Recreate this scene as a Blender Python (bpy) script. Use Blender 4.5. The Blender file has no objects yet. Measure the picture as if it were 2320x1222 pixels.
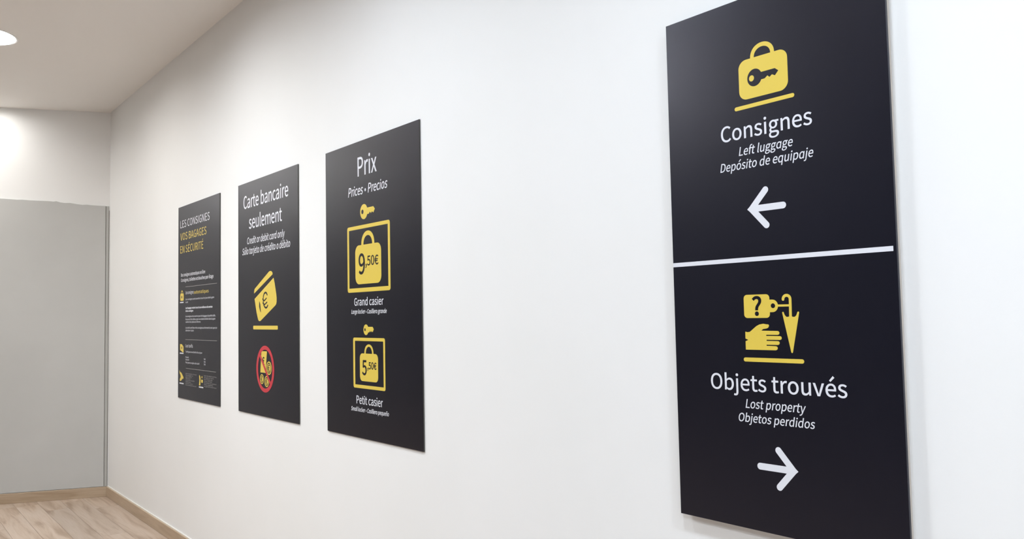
import bpy, bmesh, math, random, json
from mathutils import Matrix, Vector

S = bpy.context.scene
COL = S.collection
PI = math.pi
random.seed(7)

# ------------------------------------------------------------------ camera
CAM_POS = Vector((0.0, -1.5688, 1.3989))
R_ = Vector((0.6349, 0.7723, -0.0203)); F_ = Vector((-0.7712, 0.6343, 0.0547))
F_.normalize(); U_ = R_.cross(F_).normalized(); R_ = F_.cross(U_).normalized()
cd = bpy.data.cameras.new('camera'); cam = bpy.data.objects.new('camera', cd); COL.objects.link(cam)
cam.matrix_world = Matrix(((R_.x, U_.x, -F_.x, CAM_POS.x), (R_.y, U_.y, -F_.y, CAM_POS.y),
                           (R_.z, U_.z, -F_.z, CAM_POS.z), (0, 0, 0, 1)))
cd.sensor_width = 36; cd.lens = 1800 / 2320 * 36; cd.clip_start = .02
S.camera = cam

# ------------------------------------------------------------------ view, world, lamps
S.view_settings.view_transform = 'Standard'; S.view_settings.look = 'None'
S.view_settings.gamma = 1; S.view_settings.use_curve_mapping = False
S.view_settings.exposure = -0.08
W = bpy.data.worlds.new('world'); S.world = W; W.use_nodes = True
W.node_tree.nodes['Background'].inputs[0].default_value = (.8, .85, .9, 1)
W.node_tree.nodes['Background'].inputs[1].default_value = .1     # closed room: hardly matters
CEIL = 3.111
WARM = (1.0, .985, .95); MID = (.94, .975, 1.0); COOL = (.86, .965, 1.08)
# ceiling downlights: x, y, lamp power (W), colour
LIGHTS = [
    (-7.15, -.97, 7, WARM), (-5.55, -1.03, 21, WARM), (-3.95, -1.03, 23, MID), (-2.35, -1.03, 20, COOL), (-.75, -1.03, 26, COOL), (.85, -1.03, 52, COOL),
    (-7.45, -1.9, 42, WARM), (-3.75, -2.35, 104, MID), (.5, -3.0, 48, COOL), (1.4, -2.5, 50, COOL),  # unseen second row, added for sign reflections and wall fill
]
LAMP_R = .165

# ------------------------------------------------------------------ materials
def mat(name, col, rough=.6, spec=.5, metal=0.0):
    m = bpy.data.materials.new(name); m.use_nodes = True
    b = m.node_tree.nodes['Principled BSDF']
    b.inputs['Base Color'].default_value = (*col, 1); b.inputs['Roughness'].default_value = rough
    b.inputs['Specular IOR Level'].default_value = spec; b.inputs['Metallic'].default_value = metal
    return m
def nd(m, t, **k):
    n = m.node_tree.nodes.new(t)
    for a, v in k.items(): setattr(n, a, v)
    return n
def bump(m, scale, strength, dist=.002, coords='Object', detail=4):
    t = m.node_tree; b = t.nodes['Principled BSDF']
    tc = nd(m, 'ShaderNodeTexCoord'); no = nd(m, 'ShaderNodeTexNoise'); bu = nd(m, 'ShaderNodeBump')
    no.inputs['Scale'].default_value = scale; no.inputs['Detail'].default_value = detail
    bu.inputs['Strength'].default_value = strength; bu.inputs['Distance'].default_value = dist
    t.links.new(tc.outputs[coords], no.inputs['Vector']); t.links.new(no.outputs['Fac'], bu.inputs['Height'])
    t.links.new(bu.outputs['Normal'], b.inputs['Normal'])
def vary(m, c1, c2, scale, lo=.35, hi=.65, coords='Object', sc=(1, 1, 1)):
    t = m.node_tree; b = t.nodes['Principled BSDF']
    tc = nd(m, 'ShaderNodeTexCoord'); mp = nd(m, 'ShaderNodeMapping'); mp.inputs['Scale'].default_value = sc
    no = nd(m, 'ShaderNodeTexNoise'); no.inputs['Scale'].default_value = scale; no.inputs['Detail'].default_value = 3
    cr = nd(m, 'ShaderNodeValToRGB'); e = cr.color_ramp.elements
    e[0].position = lo; e[1].position = hi; e[0].color = (*c1, 1); e[1].color = (*c2, 1)
    t.links.new(tc.outputs[coords], mp.inputs['Vector']); t.links.new(mp.outputs[0], no.inputs['Vector'])
    t.links.new(no.outputs['Fac'], cr.inputs[0]); t.links.new(cr.outputs[0], b.inputs['Base Color'])

M = {}
M['wall'] = mat('wall_paint', (.84, .84, .83), .55, .3); vary(M['wall'], (.83, .83, .82), (.85, .85, .845), 1.3); bump(M['wall'], 140, .12, .001)
M['slate'] = mat('unseen_dark_wall', (.06, .06, .065), .7, .3); bump(M['slate'], 60, .1, .001)  # unseen opposite wall, its dark tone chosen to keep sign reflections low
M['ceiling'] = mat('ceiling_paint', (.86, .84, .815), .8, .2); bump(M['ceiling'], 30, .15, .001)
M['panel'] = mat('grey_panel_paint', (.50, .50, .48), .6, .3); vary(M['panel'], (.49, .49, .475), (.52, .52, .505), 2.0)
M['edge'] = mat('grey_metal_strip', (.42, .42, .40), .45, .5)
M['gap'] = mat('dark_gap', (.20, .18, .16), .9, .1)
def board_mat(name, c, rough):
    m = mat(name, c, rough, .5); bump(m, 900, .05, .0003)
    m.node_tree.nodes['Principled BSDF'].inputs['Specular Tint'].default_value = (.90, .88, 1, 1); return m
M['face'] = board_mat('navy_laminate', (.0030, .0034, .0085), .345)
M['white'] = board_mat('white_print', (.74, .75, .80), .345)
M['yellow'] = board_mat('yellow_print', (.73, .55, .085), .345)
M['red'] = board_mat('red_print', (.55, .035, .05), .345)
M['grey'] = board_mat('grey_print', (.30, .29, .28), .345)
M['ink'] = board_mat('navy_print', (.0030, .0034, .0085), .345)
M['rim'] = mat('dark_board_edge', (.06, .058, .05), .6, .4)
M['core'] = mat('beige_board_core', (.50, .46, .41), .7, .3)
M['trim_white'] = mat('lamp_trim', (.85, .85, .84), .4, .5)
M['caulk'] = mat('white_caulk', (.78, .76, .72), .6, .3)

def wood(name, ca, cb, cc, per_obj=True):
    m = mat(name, ca, .38, .45); t = m.node_tree; b = t.nodes['Principled BSDF']; L = t.links.new
    tc = nd(m, 'ShaderNodeTexCoord'); oi = nd(m, 'ShaderNodeObjectInfo')
    off = nd(m, 'ShaderNodeVectorMath', operation='MULTIPLY'); off.inputs[1].default_value = (7, 13, 5)
    add = nd(m, 'ShaderNodeVectorMath', operation='ADD')
    cmb = nd(m, 'ShaderNodeCombineXYZ')
    for i in range(3): L(oi.outputs['Random'], cmb.inputs[i])
    L(cmb.outputs[0], off.inputs[0]); L(tc.outputs['Object'], add.inputs[0]); L(off.outputs[0], add.inputs[1])
    mp = nd(m, 'ShaderNodeMapping'); mp.inputs['Scale'].default_value = (1.5, 15, 15); L(add.outputs[0], mp.inputs[0])
    n1 = nd(m, 'ShaderNodeTexNoise'); n1.inputs['Scale'].default_value = 1.0; n1.inputs['Detail'].default_value = 5; n1.inputs['Distortion'].default_value = .9
    L(mp.outputs[0], n1.inputs['Vector'])
    mp2 = nd(m, 'ShaderNodeMapping'); mp2.inputs['Scale'].default_value = (6, 120, 120); L(add.outputs[0], mp2.inputs[0])
    n2 = nd(m, 'ShaderNodeTexNoise'); n2.inputs['Scale'].default_value = 1.0; n2.inputs['Detail'].default_value = 3; L(mp2.outputs[0], n2.inputs['Vector'])
    cr = nd(m, 'ShaderNodeValToRGB'); e = cr.color_ramp.elements
    e[0].position = .34; e[0].color = (*cb, 1); e[1].position = .62; e[1].color = (*ca, 1)
    x = e.new(.5); x.color = (*[(p + q) / 2 for p, q in zip(ca, cc)], 1)
    L(n1.outputs['Fac'], cr.inputs[0])
    mx = nd(m, 'ShaderNodeMix', data_type='RGBA', blend_type='MULTIPLY'); mx.inputs[0].default_value = .3
    cr2 = nd(m, 'ShaderNodeValToRGB'); e = cr2.color_ramp.elements
    e[0].position = .35; e[0].color = (.75, .7, .62, 1); e[1].position = .6; e[1].color = (1, 1, 1, 1)
    L(n2.outputs['Fac'], cr2.inputs[0]); L(cr.outputs[0], mx.inputs[6]); L(cr2.outputs[0], mx.inputs[7])
    mr = nd(m, 'ShaderNodeMapRange'); mr.inputs[3].default_value = .86; mr.inputs[4].default_value = 1.1
    L(oi.outputs['Random'], mr.inputs[0])
    vm = nd(m, 'ShaderNodeVectorMath', operation='SCALE'); L(mx.outputs[2], vm.inputs[0]); L(mr.outputs[0], vm.inputs['Scale'])
    L(vm.outputs[0], b.inputs['Base Color'])
    bu = nd(m, 'ShaderNodeBump'); bu.inputs['Strength'].default_value = .1; bu.inputs['Distance'].default_value = .001
    L(n2.outputs['Fac'], bu.inputs['Height']); L(bu.outputs[0], b.inputs['Normal'])
    return m
M['oak'] = wood('pale_oak_laminate', (.49, .395, .325), (.33, .24, .175), (.43, .325, .245))
M['skirt'] = wood('oak_skirting', (.52, .40, .285), (.41, .30, .20), (.46, .345, .24))

def emis(name, col, s):
    m = bpy.data.materials.new(name); m.use_nodes = True; t = m.node_tree; t.nodes.clear()
    e = t.nodes.new('ShaderNodeEmission'); o = t.nodes.new('ShaderNodeOutputMaterial')
    e.inputs[0].default_value = (*col, 1); e.inputs[1].default_value = s; t.links.new(e.outputs[0], o.inputs[0]); return m

# ------------------------------------------------------------------ helpers
def link(name, me, parent=None, m=None, loc=(0, 0, 0), rot=(0, 0, 0)):
    o = bpy.data.objects.new(name, me); COL.objects.link(o); o.location = loc; o.rotation_euler = rot
    if parent: o.parent = parent
    if m and me is not None: me.materials.clear(); me.materials.append(m)
    return o
def box_bm(bm, x0, x1, y0, y1, z0, z1):
    vs = [bm.verts.new((x, y, z)) for x in (x0, x1) for y in (y0, y1) for z in (z0, z1)]
    for f in ((0, 1, 3, 2), (4, 6, 7, 5), (0, 4, 5, 1), (2, 3, 7, 6), (0, 2, 6, 4), (1, 5, 7, 3)):
        bm.faces.new([vs[i] for i in f])
def bm_me(name, bm, bevel=0, seg=1):
    bmesh.ops.recalc_face_normals(bm, faces=bm.faces[:])
    if bevel: bmesh.ops.bevel(bm, geom=bm.edges[:], offset=bevel, segments=seg, affect='EDGES')
    me = bpy.data.meshes.new(name); bm.to_mesh(me); bm.free(); return me
def box(name, x0, x1, y0, y1, z0, z1, m, parent=None, bevel=0, loc=(0, 0, 0), rot=(0, 0, 0)):
    bm = bmesh.new(); box_bm(bm, x0, x1, y0, y1, z0, z1)
    return link(name, bm_me(name, bm, bevel), parent, m, loc, rot)
def tag(o, label, cat=None, group=None, kind=None):
    if label: o['label'] = label
    if cat: o['category'] = cat
    if group: o['group'] = group
    if kind: o['kind'] = kind
    return o
def prism(name, pts, z0, z1, m, parent=None, bevel=0):
    bm = bmesh.new(); a = [bm.verts.new((x, y, z0)) for x, y in pts]; b = [bm.verts.new((x, y, z1)) for x, y in pts]
    bm.faces.new(a[::-1]); bm.faces.new(b); n = len(pts)
    for i in range(n): bm.faces.new((a[i], a[(i + 1) % n], b[(i + 1) % n], b[i]))
    return link(name, bm_me(name, bm, bevel), parent, m)

# ------------------------------------------------------------------ room
# sign wall is the plane y = 0; the far wall on the left meets it at x = XC and runs away at 23 degrees
XC = -7.06; K = .4314; YB = -4.2; XR = 2.6
def fx(y): return XC + K * y            # x of the far wall at depth y
ang = math.atan(K)
def room_piece(name, o, label):
    tag(o, label, kind='structure'); return o
room_piece('wall_back', box('wall_back', fx(0) - .15, XR, 0, .15, 0, CEIL, M['wall']), 'smooth white painted wall that carries the four dark signs')
room_piece('wall_left', prism('wall_left', [(fx(0), 0), (fx(YB), YB), (fx(YB) - .15, YB), (fx(0) - .15, 0)], 0, CEIL, M['wall']), 'white painted far wall at the left end, warm under the downlight')
room_piece('wall_right', box('wall_right', XR, XR + .15, YB, .15, 0, CEIL, M['wall']), 'white wall behind the viewpoint')
room_piece('wall_front', box('wall_front', fx(YB) - .15, XR + .15, YB - .15, YB, 0, CEIL, M['slate']), 'unseen wall opposite the signs, coloured dark to dim their reflections')

# floor: a sub-floor slab with every laminate plank as a part
floor = box('floor', fx(YB) - .2, XR + .15, YB - .15, .15, -.15, -.012, M['gap'])
tag(floor, 'pale oak laminate plank floor', kind='structure')
PW, PL = .15, 1.28
random.seed(3)
cache = {}
y1 = -.011; row = 0
while y1 > YB + .02:
    pw = PW + (.009 if row == 0 else 0)
    y0 = max(y1 - pw, YB + .002); x = XR - random.random() * PL
    first = XR
    xr = XR - .003
    xl = x
    end = fx((y0 + y1) / 2)
    while xr > end + .05:
        xl = max(xl, end - .02)
        w = round(xr - xl - .0013, 3); h = round(y1 - y0 - .0013, 3)
        me = cache.get((w, h))
        if me is None:
            bm = bmesh.new(); box_bm(bm, -w / 2, w / 2, -h / 2, h / 2, -.012, 0)
            bmesh.ops.recalc_face_normals(bm, faces=bm.faces[:])
            top = [e for e in bm.edges if all(v.co.z > -.001 for v in e.verts)]
            bmesh.ops.bevel(bm, geom=top, offset=.0009, segments=1, affect='EDGES')
            me = bpy.data.meshes.new('plank'); bm.to_mesh(me); bm.free(); me.materials.append(M['oak']); cache[(w, h)] = me
        o = bpy.data.objects.new('plank', me); COL.objects.link(o); o.parent = floor
        o.location = ((xl + xr) / 2, (y0 + y1) / 2, 0)
        xr = xl; xl = xr - PL
    y1 -= pw; row += 1

# ceiling
CT = .12; REC = .04
cu = bpy.data.curves.new('ceiling', 'CURVE'); cu.dimensions = '2D'; cu.fill_mode = 'BOTH'; cu.extrude = CT / 2
def cpoly(pts):
    sp = cu.splines.new('POLY'); sp.points.add(len(pts) - 1); sp.use_cyclic_u = True
    for i, (x, y) in enumerate(pts): sp.points[i].co = (x, y, 0, 1)
cpoly([(fx(YB) - .2, YB - .15), (XR + .15, YB - .15), (XR + .15, .15), (fx(YB) - .2, .15)])
for lx, ly, _, _ in LIGHTS: cpoly([(lx + (LAMP_R + .001) * math.cos(2 * PI * i / 48), ly + (LAMP_R + .001) * math.sin(2 * PI * i / 48)) for i in range(48)])
tmp = bpy.data.objects.new('tmp', cu); COL.objects.link(tmp)
cme = bpy.data.meshes.new_from_object(tmp.evaluated_get(bpy.context.evaluated_depsgraph_get())); bpy.data.objects.remove(tmp)
ceil = link('ceiling', cme, None, M['ceiling'], (0, 0, CEIL + CT / 2))
tag(ceil, 'plain matt off-white ceiling with round recessed lights', kind='structure')

# skirting boards
BH = .078; BT = .014
b1 = prism('baseboard_back', [(fx(0), 0), (XR, 0), (XR, -BT), (fx(-BT), -BT)], 0, BH, M['skirt'], None, .002)
tag(b1, 'pale oak skirting board under the sign wall', kind='structure')
b2 = box('baseboard_left', .0085, -YB / math.cos(ang) - .02, .0002, BT, 0, BH, M['skirt'], None, .0015, (XC, 0, 0), (0, 0, math.atan2(-1, -K)))
tag(b2, 'pale oak skirting board at the foot of the grey panel', kind='structure')
c1 = prism('trim_1', [(fx(0) + .01, -.0005), (XR, -.0005), (XR, -.006), (fx(0) + .01, -.006)], BH, BH + .006, M['caulk'])
tag(c1, 'thin white sealant line along the top of the skirting', kind='structure')

# grey painted panel covering the lower part of the far wall, with an uneven top edge
def along(s, t=0.0):          # s metres along the far wall from the corner, t metres into the room
    d = Vector((-K, -1)).normalized(); nn = Vector((1, -K)).normalized()
    return Vector((XC, 0)) + d * s + nn * t
LEN = -YB / math.cos(ang) - .01
panel = tag(bpy.data.objects.new('wall_panel', None), 'grey painted panel with uneven top edge on the far left wall, above the skirting', 'panel')
COL.objects.link(panel); p0 = along(.03); panel.location = (p0.x, p0.y, BH + .004)
PT = .010
bm = bmesh.new()
tops = [(0.030, 2.337), (.08, 2.338), (.13, 2.341), (.17, 2.345), (.20, 2.343), (.24, 2.348), (.29, 2.357), (.33, 2.356), (.36, 2.360), (.39, 2.369), (.41, 2.366), (.45, 2.369),
        (.52, 2.371), (.58, 2.373), (.63, 2.377), (.67, 2.376), (.74, 2.381), (.80, 2.383), (.84, 2.386), (.9, 2.385), (1.0, 2.389), (1.15, 2.392), (1.3, 2.390), (1.5, 2.396), (2.0, 2.40), (2.8, 2.405), (3.6, 2.40), (LEN, 2.402)]
fr, bk = [], []
for s, z in tops:
    a = along(s, PT); b = along(s, .0005); fr.append((bm.verts.new((a.x, a.y, BH + .004)), bm.verts.new((a.x, a.y, z)))); bk.append((bm.verts.new((b.x, b.y, BH + .004)), bm.verts.new((b.x, b.y, z))))
for i in range(len(tops) - 1):
    bm.faces.new((fr[i][0], fr[i + 1][0], fr[i + 1][1], fr[i][1])); bm.faces.new((bk[i][1], bk[i + 1][1], bk[i + 1][0], bk[i][0]))
    bm.faces.new((fr[i][1], fr[i + 1][1], bk[i + 1][1], bk[i][1])); bm.faces.new((bk[i][0], bk[i + 1][0], fr[i + 1][0], fr[i][0]))
bm.faces.new((fr[0][0], fr[0][1], bk[0][1], bk[0][0])); bm.faces.new((fr[-1][0], bk[-1][0], bk[-1][1], fr[-1][1]))
sh = link('panel_sheet', bm_me('panel_sheet', bm), panel, M['panel']); sh.location = -panel.location
def strip(name, s0, s1, t0, t1, z0, z1, m):
    a, b, c, d = along(s0, t0), along(s1, t0), along(s1, t1), along(s0, t1)
    o = prism(name, [a, b, c, d], z0, z1, m, panel); o.location = -panel.location; return o
strip('edge_strip', .007, .026, .0005, .008, BH + .004, 2.335, M['edge'])
strip('joint_gap', .0262, .0298, .0005, .003, BH + .004, 2.335, M['gap'])
strip('corner_joint', .004, .007, .0005, .0025, BH + .004, 2.30, M['gap'])

# ------------------------------------------------------------------ downlights
def ring(bm, r0, r1, z0, z1, n=48):
    pr = [(r0, z1), (r0, z0), ((r0 + r1) / 2, z0 - .002), (r1, z0), (r1, z1)]
    rows = [[bm.verts.new((r * math.cos(2 * PI * i / n), r * math.sin(2 * PI * i / n), z)) for i in range(n)] for r, z in pr]
    for k in range(len(rows)):
        a, b = rows[k], rows[(k + 1) % len(rows)]
        for i in range(n): bm.faces.new((a[i], a[(i + 1) % n], b[(i + 1) % n], b[i]))
def disc(bm, r, z, n=48):
    bm.faces.new([bm.verts.new((r * math.cos(2 * PI * i / n), -r * math.sin(2 * PI * i / n), z)) for i in range(n)])
def can_bm(r, h, n=48):
    bm = bmesh.new()
    rows = [[bm.verts.new((q * math.cos(2 * PI * i / n), q * math.sin(2 * PI * i / n), z)) for i in range(n)] for q, z in ((r, 0), (r, h), (r + .0008, h), (r + .0008, 0))]
    for k in range(4):
        a, b = rows[k], rows[(k + 1) % 4]
        for i in range(n): bm.faces.new((a[i], a[(i + 1) % n], b[(i + 1) % n], b[i]))
    return bm
can_me = bm_me('reflector', can_bm(LAMP_R, REC + .003)); can_me.materials.append(M['trim_white'])
rm = bmesh.new(); ring(rm, LAMP_R, LAMP_R + .012, -.004, -.0005); ring_me = bm_me('trim_ring', rm); ring_me.materials.append(M['trim_white'])
EM = {}
names = ['round recessed ceiling light just outside the left edge, glowing on the far wall',
         'glowing round recessed ceiling light at the top left', 'round recessed ceiling light above the card sign, next along from the visible one',
         'round recessed ceiling light above the price sign', 'round recessed ceiling light above the tall near sign', 'round recessed ceiling light behind the viewpoint, nearest the sign wall',
         'added unseen ceiling light close to the far left wall, for glow in the signs', 'unseen ceiling light in the middle of the room, placed for the highlight on the near sign',
         'added unseen ceiling light beside the dark opposite wall, for fill', 'added unseen ceiling light at the right end of the room, for fill']
for i, (lx, ly, pw, c) in enumerate(LIGHTS):
    rad = pw / (PI * PI * LAMP_R ** 2)
    key = (pw, c)
    if key not in EM:
        bm = bmesh.new(); disc(bm, LAMP_R, REC); me = bpy.data.meshes.new('diffuser'); bm.to_mesh(me); bm.free()
        me.materials.append(emis('lamp_diffuser', c, rad)); EM[key] = me
    t = bpy.data.objects.new('downlight', None); COL.objects.link(t); t.location = (lx, ly, CEIL)
    lab = names[i]
    tag(t, lab, 'ceiling light', 'round recessed ceiling lights')
    link('trim_ring', ring_me, t); link('reflector', can_me, t); link('diffuser', EM[key], t)

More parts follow.
